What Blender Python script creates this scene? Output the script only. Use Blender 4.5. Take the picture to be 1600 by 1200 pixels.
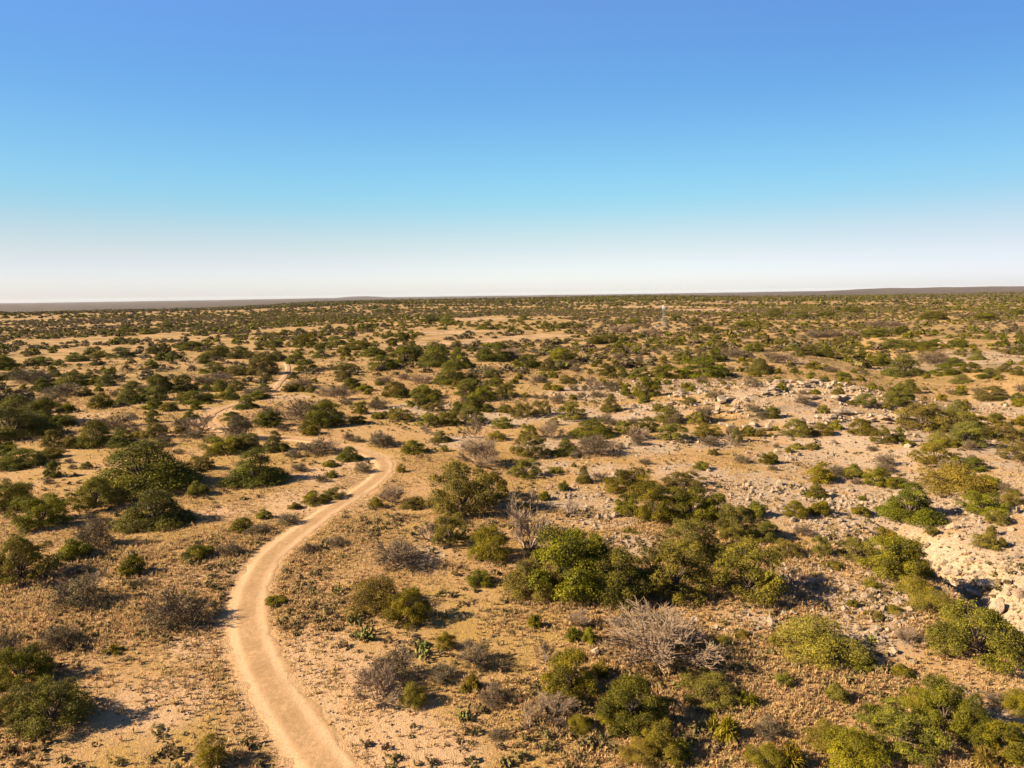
import bpy, math, random, colorsys
import numpy as np
from mathutils import Matrix, Vector
for o in list(bpy.data.objects): bpy.data.objects.remove(o)
S = bpy.context.scene
rad = math.radians
# ---------------------------------------------------------------- camera, sky, sun, exposure
CAM_H, PITCH, ROLL, F = 20.0, rad(7.45), rad(0.79), 1600 * 24 / 36
fwd = np.array([0, math.cos(PITCH), -math.sin(PITCH)])
r0 = np.array([1.0, 0, 0]); u0 = np.array([0, math.sin(PITCH), math.cos(PITCH)])
upv = math.cos(ROLL) * u0 + math.sin(ROLL) * r0
rgt = math.cos(ROLL) * r0 - math.sin(ROLL) * u0
cd = bpy.data.cameras.new('camera'); cam = bpy.data.objects.new('camera', cd)
S.collection.objects.link(cam); S.camera = cam
cd.sensor_width = 36; cd.lens = 24; cd.clip_start = 0.5; cd.clip_end = 90000
cam.matrix_world = Matrix(((rgt[0], upv[0], -fwd[0], 0), (rgt[1], upv[1], -fwd[1], 0), (rgt[2], upv[2], -fwd[2], CAM_H), (0, 0, 0, 1)))

SUN_EL, SUN_AZ = rad(29.5), rad(-98)          # azimuth from +Y towards +X: the sun stands left of the view
sun_dir = Vector((math.sin(SUN_AZ) * math.cos(SUN_EL), math.cos(SUN_AZ) * math.cos(SUN_EL), math.sin(SUN_EL)))
sd = bpy.data.lights.new('sun', 'SUN'); sun = bpy.data.objects.new('sun', sd); S.collection.objects.link(sun)
sd.energy = 5.0; sd.angle = rad(0.53); sd.color = (1.0, 0.82, 0.57)
sun.rotation_euler = sun_dir.to_track_quat('Z', 'Y').to_euler()
W = bpy.data.worlds.new('World'); S.world = W; W.use_nodes = True
nt = W.node_tree; nt.nodes.clear()
wo = nt.nodes.new('ShaderNodeOutputWorld'); bg = nt.nodes.new('ShaderNodeBackground')
sky = nt.nodes.new('ShaderNodeTexSky'); sky.sky_type = 'NISHITA'; sky.sun_disc = False
sky.sun_elevation = SUN_EL; sky.sun_rotation = SUN_AZ; sky.air_density = 1.0; sky.dust_density = 0.6; sky.ozone_density = 1.6; sky.altitude = 600
tc = nt.nodes.new('ShaderNodeTexCoord'); sx = nt.nodes.new('ShaderNodeSeparateXYZ')
rp = nt.nodes.new('ShaderNodeValToRGB'); mx = nt.nodes.new('ShaderNodeMix'); mx.data_type = 'RGBA'; mx.blend_type = 'MULTIPLY'
mx.inputs[0].default_value = 1.0
nt.links.new(tc.outputs['Generated'], sx.inputs[0]); nt.links.new(sx.outputs['Z'], rp.inputs[0])
SKY_RAMP = [(0.0, (0.6555, 0.6887, 0.8653)), (0.019, (0.7399, 0.7458, 0.953)), (0.053, (0.7265, 0.6538, 0.7017)), (0.088, (0.6987, 0.6819, 0.6527)), (0.121, (0.5431, 0.7213, 0.6999)), (0.157, (0.5169, 0.773, 0.7598)), (0.215, (0.473, 0.7495, 0.8365)), (0.264, (0.4343, 0.7142, 0.872)), (0.318, (0.4685, 0.7306, 0.9388)), (0.372, (0.5135, 0.7444, 0.9854)), (0.47, (0.5297, 0.7283, 0.9787)), (0.62, (0.4002, 0.4498, 0.5151)), (0.95, (0.4258, 0.5462, 0.7013))]
def set_ramp(node, stops):
    cr = node.color_ramp
    while len(cr.elements) > 1: cr.elements.remove(cr.elements[-1])
    cr.elements[0].position = stops[0][0]; cr.elements[0].color = (*stops[0][1], 1)
    for p, c in stops[1:]:
        e = cr.elements.new(p); e.color = (*c, 1)
    cr.interpolation = 'B_SPLINE'
set_ramp(rp, SKY_RAMP)
nt.links.new(sky.outputs[0], mx.inputs[6]); nt.links.new(rp.outputs[0], mx.inputs[7])
rp2 = nt.nodes.new('ShaderNodeValToRGB'); mr = nt.nodes.new('ShaderNodeMapRange'); mr.inputs[1].default_value = -1; mr.inputs[2].default_value = 1
nt.links.new(sx.outputs['X'], mr.inputs[0]); nt.links.new(mr.outputs[0], rp2.inputs[0])
set_ramp(rp2, [(0.0, (.55, .55, .57)), (.2, (.72, .72, .76)), (.35, (.90, .90, .93)), (.5, (1, 1, 1)), (.65, (.90, .90, .93)), (.8, (.68, .68, .76)), (1.0, (.6, .6, .65))])
mx2 = nt.nodes.new('ShaderNodeMix'); mx2.data_type = 'RGBA'; mx2.blend_type = 'MULTIPLY'; mx2.inputs[0].default_value = 1.0
nt.links.new(mx.outputs[2], mx2.inputs[6]); nt.links.new(rp2.outputs[0], mx2.inputs[7])
nt.links.new(mx2.outputs[2], bg.inputs[0]); bg.inputs[1].default_value = 0.0636
nt.links.new(bg.outputs[0], wo.inputs[0])
S.view_settings.view_transform = 'Standard'; S.view_settings.look = 'None'
S.view_settings.exposure = 1.9; S.view_settings.gamma = 1

# ---------------------------------------------------------------- numpy helpers
rng = np.random.default_rng(7); random.seed(7)
def hsh(ix, iy, s):
    h = (ix.astype(np.int64) * 374761393 + iy.astype(np.int64) * 668265263 + s * 1442695041) & 0xffffffff
    h = ((h ^ (h >> 13)) * 1274126177) & 0xffffffff
    return ((h ^ (h >> 16)) & 0xffffff) / float(0xffffff)
def vn(x, y, sc, s=0):
    x = np.asarray(x, float) / sc + 1000.37; y = np.asarray(y, float) / sc + 1000.71
    ix = np.floor(x); iy = np.floor(y); fx = x - ix; fy = y - iy
    fx = fx * fx * (3 - 2 * fx); fy = fy * fy * (3 - 2 * fy)
    a = hsh(ix, iy, s); b = hsh(ix + 1, iy, s); c = hsh(ix, iy + 1, s); d = hsh(ix + 1, iy + 1, s)
    return (a + (b - a) * fx) * (1 - fy) + (c + (d - c) * fx) * fy
def sstep(a, b, x):
    t = np.clip((x - a) / (b - a), 0, 1); return t * t * (3 - 2 * t)
def ray(px, py):
    d = rgt * ((px - 800) / F) + upv * (-(py - 600) / F) + fwd
    return d / np.linalg.norm(d)
def flat(px, py, z=0):
    d = ray(px, py); t = (z - CAM_H) / d[2]; return np.array([d[0] * t, d[1] * t])
def pdist(x, y, pts):
    """distance to a polyline and the fraction along it"""
    best = np.full(np.shape(x), 1e9); side = np.zeros(np.shape(x))
    for (ax, ay), (bx, by) in zip(pts[:-1], pts[1:]):
        dx, dy = bx - ax, by - ay; L = dx * dx + dy * dy
        t = np.clip(((x - ax) * dx + (y - ay) * dy) / L, 0, 1)
        ex, ey = x - ax - t * dx, y - ay - t * dy
        d = np.hypot(ex, ey); m = d < best
        best = np.where(m, d, best); side = np.where(m, np.sign(dx * ey - dy * ex), side)
    return best, side
# road centre line, measured on the plain
ROADPX = [(560,1262),(507,1200),(458,1130),(413,1060),(390,1000),(383,960),(391,920),(411,882),(431,860),(457,840),(484,820),(510,800),(543,780),(573,760),
          (597,740),(602,725),(585,712),(556,703),(515,694),(480,688),(440,685),(400,683),(355,674),(326,663),(322,653),(340,641),(372,630),(405,619),(428,609),(436,599),
          (446,586),(452,575),(447,567)]
ROAD = [flat(*p) for p in ROADPX]
def chaikin(p, n):
    for _ in range(n):
        q = [p[0]]
        for a, b in zip(p[:-1], p[1:]): q += [a * .75 + b * .25, a * .25 + b * .75]
        q.append(p[-1]); p = q
    return p
ROADS = chaikin(ROAD, 2)
TRAIL = [flat(*p) for p in [(482,895),(476,925),(482,965),(505,1015),(530,1055),(548,1110),(600,1170),(680,1230)]]
ROAD2 = [flat(*p) for p in [(425,549),(500,545),(585,541),(680,536),(760,534),(830,528),(885,521),(960,515),(1040,514)]]
DRAW = [flat(*p, -1) for p in [(1300,525),(1345,548),(1420,583),(1490,612),(1560,650),(1640,680)]]
GULLY = [flat(*p, -1) for p in [(1405,858),(1440,882),(1490,912),(1530,940),(1585,985),(1650,1050),(1720,1180)]]
def blobs(L): return [(flat(p[0], p[1]), p[2]) for p in L]
ROCKY = blobs([(1220,640,15),(1300,660,15),(1150,612,14),(1350,700,14),(1400,830,7),(1500,850,10),(1450,770,10),(1560,900,8),(1290,810,6),(1330,620,18),(1500,560,26),
    (1580,555,24),(950,615,14),(900,650,9),(1000,648,10),(1080,600,15),(780,655,8),(1330,935,4),(1000,850,3),(950,800,5),(900,780,4),(1150,790,5),(1600,800,12),(1600,720,14),
    (1220,760,7),(1400,930,3),(1180,960,2),(720,690,5),(1100,690,6),(1450,690,9),(1250,720,7),(1560,620,14),(1520,900,7),(860,730,4),(1330,780,7),(1480,830,12),(1380,780,8),(1460,880,7),(1550,870,10),(1300,720,9),(1000,700,6),(870,700,6),(1350,950,4),(1250,905,4),(1350,990,3),(1500,1110,2.2),(1560,1130,2),(950,740,4),(1080,740,5),(650,870,2.5),(640,640,8)])
SANDY = blobs([(600,541,12),(650,538,14),(700,536,15),(760,533,15),(820,528,16),(865,524,14),(150,530,8),(90,532,7),(200,528,7),(440,602,7),(445,620,6),(345,640,5),(120,652,6),
    (560,720,5),(540,760,4),(450,800,3),(120,690,4),(700,520,20),(1440,531,15),(1240,562,10),(1025,513,10),(980,516,12),(750,500,30),(1010,480,60),(1100,484,50),(560,1100,3),(490,1020,2.6),(530,1060,3),(600,1150,3),(660,1190,3),(520,740,6),(460,780,4),(540,790,3.5),(330,1000,3),(300,900,4),(250,1100,3),(350,800,4)])
def blobmask(x, y, B):
    m = np.zeros(np.shape(x))
    for (c, r) in B: m = np.maximum(m, np.exp(-((x - c[0])**2 + (y - c[1])**2) / (r * r)))
    return m
def ledges(x, y):
    """terraced limestone steps on the right-hand slope"""
    w = np.exp(-((x - 52) / 24)**2 - ((y - 112) / 22)**2)
    q = (y - 92 + 7 * vn(x, y, 14, 31) + 2.5 * vn(x, y, 4, 32)) / 9.0
    st = np.floor(q) + sstep(0.0, 0.16, q - np.floor(q))
    return w, np.clip(st, 0, 5)
def height(x, y):
    x = np.asarray(x, float); y = np.asarray(y, float); d = np.hypot(x, y)
    z = 0.5 * (vn(x, y, 28, 1) - .5) + 0.22 * (vn(x, y, 7, 2) - .5)
    z = z + 2.6 * (vn(x, y, 170, 3) - .5) * sstep(60, 420, d)
    z = z + 7 * (vn(x, y, 700, 4) - .45) * sstep(500, 1500, d)
    az = np.degrees(np.arctan2(x, np.maximum(y, 1)))
    # lower plain far out on the left, low rise in the middle
    z = z - 17 * sstep(1100, 2600, d) * sstep(-14, -26, az)
    z = z + 9 * np.exp(-((d - 1900) / 600)**2) * sstep(-22, -8, az) * sstep(26, 12, az)
    z = z - 12 * sstep(2600, 4500, d) * sstep(26, 12, az)
    z = z + 40 * np.exp(-((d - 9500) / 2200)**2) * np.exp(-((az - 33) / 9)**2) + 8 * (vn(az, az, 2.0, 6) - .5) * sstep(6000, 9000, d)
    z = z + 40 * np.exp(-((d - 17000) / 1800)**2) * np.exp(-((az + 12.2) / 1.9)**4)
    near = d < 420
    if np.any(near):
        dd, sd_ = pdist(x, y, DRAW); z = z - near * 3.0 * np.exp(-(dd / 15)**2)
        g, gs = pdist(x, y, GULLY)
        z = z - near * 3.0 * np.where(gs > 0, np.exp(-(g / 3.0)**2), sstep(2.2, 0.2, g)) * 1.0
        w, st = ledges(x, y); z = z + near * w * st * 0.95
        z = z + near * 1.2 * sstep(36, 52, x) * sstep(40, 55, y) * sstep(110, 80, y)
        rd, _ = pdist(x, y, ROAD); z = z - near * 0.05 * sstep(3.2, .9, rd)
    return z
def hit(px, py):
    d = ray(px, py); t0 = 5.0
    if d[2] > -1e-4: return np.array([d[0] * 3000, d[1] * 3000])
    ts = np.geomspace(8, 9000, 700); P = d[None, :] * ts[:, None]; g = height(P[:, 0], P[:, 1])
    k = np.argmax(P[:, 2] + CAM_H < g)
    a, b = (ts[max(k - 1, 0)], ts[k]) if k else (ts[-1], ts[-1])
    tt = np.linspace(a, b, 20); P = d[None, :] * tt[:, None]; k = np.argmax(P[:, 2] + CAM_H < height(P[:, 0], P[:, 1]) + 1e-9)
    return P[k, :2]

def mk_mesh(name, V, Fc, attrs=None, mat=None, smooth=False):
    V = np.asarray(V, np.float32); Fc = np.asarray(Fc, np.int32); k = Fc.shape[1]
    me = bpy.data.meshes.new(name); me.vertices.add(len(V)); me.vertices.foreach_set('co', V.ravel())
    me.loops.add(Fc.size); me.loops.foreach_set('vertex_index', Fc.ravel())
    me.polygons.add(len(Fc)); me.polygons.foreach_set('loop_start', np.arange(0, Fc.size, k, dtype=np.int32))
    me.polygons.foreach_set('use_smooth', np.full(len(Fc), smooth))
    me.update(calc_edges=True)
    for n, a in (attrs or {}).items():
        at = me.attributes.new(n, 'FLOAT', 'POINT'); at.data.foreach_set('value', np.asarray(a, np.float32))
    if mat: me.materials.append(mat)
    return me
def link(name, me, parent=None, kind=None, label=None, cat=None, group=None):
    o = bpy.data.objects.new(name, me); S.collection.objects.link(o)
    if parent: o.parent = parent
    for k_, v in (('kind', kind), ('label', label), ('category', cat), ('group', group)):
        if v: o[k_] = v
    return o

# ---------------------------------------------------------------- materials
class NB:
    def __init__(s, name):
        s.m = bpy.data.materials.new(name); s.m.use_nodes = True; s.t = s.m.node_tree; s.t.nodes.clear()
        s.out = s.n('ShaderNodeOutputMaterial')
    def n(s, t, **k):
        x = s.t.nodes.new(t)
        for a, b in k.items(): setattr(x, a, b)
        return x
    def l(s, a, b): s.t.links.new(a, b)
    def val(s, v, sock):
        if hasattr(v, 'is_output') or isinstance(v, bpy.types.NodeSocket): s.l(v, sock)
        else: sock.default_value = (*v, 1) if isinstance(v, tuple) and len(v) == 3 and sock.type == 'RGBA' else v
    def mix(s, f, a, b, mode='MIX'):
        x = s.n('ShaderNodeMix', data_type='RGBA', blend_type=mode); s.val(f, x.inputs[0]); s.val(a, x.inputs[6]); s.val(b, x.inputs[7]); return x.outputs[2]
    def math(s, op, a, b=0.0, clamp=False):
        x = s.n('ShaderNodeMath', operation=op, use_clamp=clamp); s.val(a, x.inputs[0]); s.val(b, x.inputs[1]); return x.outputs[0]
    def noise(s, scale, detail=4, rough=.55, vec=None, dist=0.0):
        x = s.n('ShaderNodeTexNoise'); x.inputs['Scale'].default_value = scale; x.inputs['Detail'].default_value = detail
        x.inputs['Roughness'].default_value = rough; x.inputs['Distortion'].default_value = dist
        if vec: s.l(vec, x.inputs['Vector'])
        return x.outputs['Fac']
    def step(s, v, a, b):
        x = s.n('ShaderNodeMapRange', interpolation_type='SMOOTHSTEP'); s.val(v, x.inputs[0]); x.inputs[1].default_value = a; x.inputs[2].default_value = b; return x.outputs[0]
    def attr(s, n): return s.n('ShaderNodeAttribute', attribute_name=n).outputs['Fac']
    def rnd(s): return s.n('ShaderNodeObjectInfo').outputs['Random']
    def pos(s): return s.n('ShaderNodeNewGeometry').outputs['Position']
    def bsdf(s, col, rough=.9, spec=.2, normal=None, trans=0.0):
        p = s.n('ShaderNodeBsdfPrincipled'); s.val(col, p.inputs['Base Color']); p.inputs['Roughness'].default_value = rough
        p.inputs['Specular IOR Level'].default_value = spec
        if normal: s.l(normal, p.inputs['Normal'])
        r = p.outputs[0]
        if trans:
            t = s.n('ShaderNodeBsdfTranslucent'); s.val(col, t.inputs[0]); m = s.n('ShaderNodeMixShader'); m.inputs[0].default_value = trans
            s.l(r, m.inputs[1]); s.l(t.outputs[0], m.inputs[2]); r = m.outputs[0]
        s.l(r, s.out.inputs[0]); return s.m
    def bump(s, h, st=.5, dist=.1):
        b = s.n('ShaderNodeBump'); b.inputs['Strength'].default_value = st; b.inputs['Distance'].default_value = dist; s.l(h, b.inputs['Height']); return b.outputs[0]

C_SOIL = (0.315, 0.192, 0.088); C_GOLD = (0.275, 0.172, 0.052); C_MULCH = (0.18, 0.117, 0.062)
C_ROCK = (0.340, 0.243, 0.162); C_ROCKD = (0.24, 0.180, 0.125); C_ROAD = (0.345, 0.213, 0.110); C_FAR = (0.056, 0.045, 0.039)
def ground_mat():
    b = NB('ground_soil'); P = b.pos()
    n1 = b.noise(.045, 4, vec=P); n2 = b.noise(.35, 6, .6, P); n3 = b.noise(2.6, 6, .65, P); n4 = b.noise(14, 4, .6, P); n5 = b.noise(1.1, 5, .7, P, .6)
    c = b.mix(b.step(b.math('ADD', b.math('MULTIPLY', n1, .5), b.math('MULTIPLY', n2, .5)), .42, .58), C_SOIL, C_GOLD)
    c = b.mix(b.math('MULTIPLY', b.step(n3, .5, .68), .55), c, C_MULCH)
    c = b.mix(b.math('MULTIPLY', b.step(n5, .56, .72), .35), c, (0.16, 0.125, 0.04))
    rk = b.attr('rocky'); rc = b.mix(b.step(n3, .42, .6), C_ROCK, C_ROCKD)
    rc = b.mix(b.math('MULTIPLY', b.step(n2, .47, .62), .7), rc, C_SOIL)
    rm = b.step(b.math('ADD', rk, b.math('MULTIPLY', b.math('SUBTRACT', n2, .5), .9)), .30, .62)
    c = b.mix(rm, c, rc)
    sm = b.step(b.math('ADD', b.attr('sandy'), b.math('MULTIPLY', b.math('SUBTRACT', n2, .5), .7)), .3, .7)
    c = b.mix(b.math('MULTIPLY', sm, .8), c, (0.375, 0.243, 0.142))
    rd = b.step(b.math('ADD', b.attr('road'), b.math('MULTIPLY', b.math('SUBTRACT', n3, .5), .9)), .25, .75)
    c = b.mix(rd, c, C_ROAD)
    c = b.mix(b.math('MULTIPLY', b.step(n4, .40, .60), .30), c, b.mix(.55, c, (0.05, 0.035, 0.02)))
    n6 = b.noise(.09, 7, .72, P); c = b.mix(b.math('MULTIPLY', b.math('MULTIPLY', b.attr('mid'), b.step(n6, .44, .58)), .68), c, (0.120, 0.083, 0.038))
    # brush cover too far off to be seen plant by plant
    nf = b.noise(.006, 6, .7, P); c = b.mix(b.math('MULTIPLY', b.attr('far'), b.step(nf, .22, .48)), c, C_FAR)
    h = b.math('ADD', b.math('MULTIPLY', n3, .6), b.math('MULTIPLY', n4, .35))
    return b.bsdf(c, .95, .1, b.bump(h, .8, .22))
def road_mat():
    b = NB('road_dirt'); P = b.pos(); u = b.math('ABSOLUTE', b.attr('across'))
    n2 = b.noise(.5, 5, .6, P); n3 = b.noise(3.0, 6, .65, P); n4 = b.noise(17, 4, .6, P)
    rut = b.math('SUBTRACT', 1.0, b.step(b.math('ABSOLUTE', b.math('SUBTRACT', u, .82)), .10, .38))
    mid = b.math('SUBTRACT', 1.0, b.step(u, .2, .6)); 
    edge = b.step(b.math('ADD', u, b.math('MULTIPLY', b.math('SUBTRACT', n3, .5), 1.2)), 1.0, 1.4)
    c = b.mix(b.step(n2, .35, .65), C_ROAD, (0.29, 0.178, 0.090)); c = b.mix(b.math('MULTIPLY', rut, .85), c, (0.41, 0.27, 0.155))
    g = b.math('MULTIPLY', mid, b.step(n3, .38, .56)); c = b.mix(b.math('MULTIPLY', g, .5), c, (0.19, 0.12, 0.058))
    c = b.mix(b.math('MULTIPLY', edge, .8), c, b.mix(b.step(n3, .5, .68), C_SOIL, C_MULCH))
    c = b.mix(b.math('MULTIPLY', b.step(n4, .46, .62), .4), c, (0.2, 0.12, 0.06)); c = b.mix(b.math('MULTIPLY', b.step(n3, .52, .66), .4), c, (0.23, 0.14, 0.07))
    return b.bsdf(c, .95, .1, b.bump(b.math('ADD', b.math('MULTIPLY', n3, .5), b.math('MULTIPLY', n4, .3)), .5, .1))
def leaf_mat(name, dark, light, trans=.2, stuff=False, dry=(0.16, 0.12, 0.05), dryamt=.15):
    b = NB(name); t = b.attr('tint'); h = b.attr('hue') if stuff else b.rnd()
    c = b.mix(t, dark, light)
    c = b.mix(b.math('MULTIPLY', b.step(h, .3, 1.0), dryamt * 2), c, dry)
    hs = b.n('ShaderNodeHueSaturation'); b.l(c, hs.inputs['Color'])
    b.l(b.math('ADD', b.math('MULTIPLY', b.math('FRACT', b.math('MULTIPLY', h, 7.3)), .035), .478), hs.inputs['Hue'])
    b.l(b.math('ADD', b.math('MULTIPLY', b.math('FRACT', b.math('MULTIPLY', h, 13.7)), .38), .80), hs.inputs['Value'])
    return b.bsdf(hs.outputs[0], .75, .15, None, trans)
def plain_mat(name, a, c2, sc=6.0, rough=.9, metal=0.0, bump=.3):
    b = NB(name); P = b.n('ShaderNodeTexCoord').outputs['Object']; n = b.noise(sc, 6, .65, P)
    m = b.bsdf(b.mix(b.step(n, .35, .65), a, c2), rough, .2, b.bump(n, bump, .05)); return m
def rock_mat():
    b = NB('limestone'); P = b.pos(); n = b.noise(1.3, 7, .7, P); n2 = b.noise(7, 5, .6, P)
    c = b.mix(b.step(n, .38, .62), (0.315, 0.232, 0.158), (0.18, 0.137, 0.10)); c = b.mix(b.math('MULTIPLY', b.step(n2, .55, .7), .5), c, (0.1, 0.08, 0.06))
    hs = b.n('ShaderNodeHueSaturation'); b.l(c, hs.inputs['Color']); b.l(b.math('ADD', b.math('MULTIPLY', b.rnd(), .5), .75), hs.inputs['Value'])
    return b.bsdf(hs.outputs[0], .95, .15, b.bump(b.math('ADD', n, b.math('MULTIPLY', n2, .4)), .8, .25))
M = {}
M['ground'] = ground_mat(); M['road'] = road_mat(); M['rock'] = rock_mat()
LC = {'juniper': ((0.022, 0.023, 0.004), (0.185, 0.172, 0.008)), 'olive': ((0.045, 0.040, 0.007), (0.255, 0.218, 0.018)),
      'green': ((0.030, 0.029, 0.004), (0.250, 0.214, 0.008)), 'yellow': ((0.060, 0.050, 0.005), (0.31, 0.240, 0.011)),
      'sage': ((0.060, 0.048, 0.024), (0.185, 0.142, 0.070))}
for k_, (a_, b_) in LC.items():
    M[k_] = leaf_mat(k_ + '_leaves', a_, b_); M[k_ + '_s'] = leaf_mat(k_ + '_cover', a_, tuple(v_ * (.72 if k_ == 'olive' else 1) for v_ in b_), stuff=True, dry=(0.13, 0.095, 0.045), dryamt=.3)
M['bark'] = plain_mat('bark', (0.12, 0.085, 0.06), (0.06, 0.042, 0.03)); M['dead'] = plain_mat('weathered_wood', (0.27, 0.205, 0.155), (0.15, 0.11, 0.085))
M['twig'] = plain_mat('grey_twigs', (0.26, 0.180, 0.115), (0.17, 0.118, 0.076)); M['twigd'] = plain_mat('dark_twigs', (0.17, 0.12, 0.078), (0.10, 0.07, 0.046))
M['cactus'] = leaf_mat('cactus_pads', (0.05, 0.058, 0.016), (0.17, 0.16, 0.034), .05)
M['straw'] = leaf_mat('dry_grass', (0.27, 0.175, 0.075), (0.54, 0.37, 0.17), .35, True, (0.17, 0.14, 0.05), .2)
M['forb'] = leaf_mat('low_forbs', (0.085, 0.068, 0.026), (0.20, 0.155, 0.055), .3, True, (0.16, 0.11, 0.06), .3)

# ---------------------------------------------------------------- ground
def build_ground():
    fine = np.radians(np.linspace(-44, 44, 820)); 
    rest = np.radians(np.concatenate([np.linspace(44, 316, 70)[1:-1]]))
    ang = np.concatenate([fine, rest]); na = len(ang)
    r = np.concatenate([[0.01, 6, 12, 18], np.geomspace(21, 600, 620), np.geomspace(606, 27000, 150)])
    A, R = np.meshgrid(ang, r); X = R * np.sin(A); Y = R * np.cos(A); Z = height(X, Y)
    rd, _ = pdist(X, Y, ROAD); tr, _ = pdist(X, Y, TRAIL); r2, _ = pdist(X, Y, ROAD2)
    road = np.maximum(sstep(2.2, .95, rd), .62 * sstep(1.0, .2, tr)); road = np.maximum(road, .8 * sstep(4, 1.5, r2))
    g, gs = pdist(X, Y, GULLY)
    rocky = np.maximum(blobmask(X, Y, ROCKY), .9 * np.exp(-(g / 3.0)**2)) ; sandy = blobmask(X, Y, SANDY)
    far = .95 * sstep(900, 3000, R); mid = sstep(70, 240, R)
    i = np.arange(len(r) - 1)[:, None] * na; j = np.arange(na)[None, :]; j2 = (j + 1) % na
    Fc = np.stack([i + j, i + na + j, i + na + j2, i + j2], -1).reshape(-1, 4)[:, ::-1]
    me = mk_mesh('ground', np.stack([X, Y, Z], -1).reshape(-1, 3), Fc, dict(rocky=rocky.ravel(), sandy=sandy.ravel(), road=road.ravel(), far=far.ravel(), mid=mid.ravel()), M['ground'], True)
    link('ground', me, kind='structure')
build_ground()
def build_road():
    p = np.array(ROADS); seg = np.hypot(*(p[1:] - p[:-1]).T); s = np.concatenate([[0], np.cumsum(seg)])
    q = np.arange(0, s[-1], .35); c = np.stack([np.interp(q, s, p[:, 0]), np.interp(q, s, p[:, 1])], -1)
    for _ in range(6): c[1:-1] = (c[:-2] + 2 * c[1:-1] + c[2:]) / 4
    t = np.gradient(c, axis=0); t /= np.linalg.norm(t, axis=1)[:, None]; nrm = np.stack([-t[:, 1], t[:, 0]], -1)
    K = 19; u = np.linspace(-1, 1, K)
    wl = 1.36 + .35 * (vn(q, q * 0, 2.2, 11) - .5) + .7 * (vn(q, q * 0, .7, 12) - .5); wr = 1.36 + .35 * (vn(q, q * 0, 2.0, 13) - .5) + .7 * (vn(q, q * 0, .8, 14) - .5)
    shrink = 1 - .45 * sstep(65, 115, np.hypot(c[:, 0], c[:, 1])); wl = wl * shrink; wr = wr * shrink
    off = np.where(u[None, :] < 0, u[None, :] * wl[:, None], u[None, :] * wr[:, None])
    X = c[:, 0:1] + nrm[:, 0:1] * off; Y = c[:, 1:2] + nrm[:, 1:2] * off
    au = np.abs(u)[None, :]
    Z = height(X, Y) + (.014 + .0007 * np.hypot(X, Y)) * (1 - au**5) - .035 * au**9 - .018 * np.exp(-((np.abs(off) - .82) / .2)**2) + .02 * (vn(X, Y, .5, 15) - .5)
    n = len(q); i = np.arange(n - 1)[:, None] * K; j = np.arange(K - 1)[None, :]
    Fc = np.stack([i + j, i + j + 1, i + K + j + 1, i + K + j], -1).reshape(-1, 4)
    me = mk_mesh('dirt_road', np.stack([X, Y, Z], -1).reshape(-1, 3), Fc, dict(across=off.ravel()), M['road'], True)
    if me.polygons[10].normal.z < 0: me.flip_normals()
    link('dirt_road', me, kind='structure')
build_road()

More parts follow.
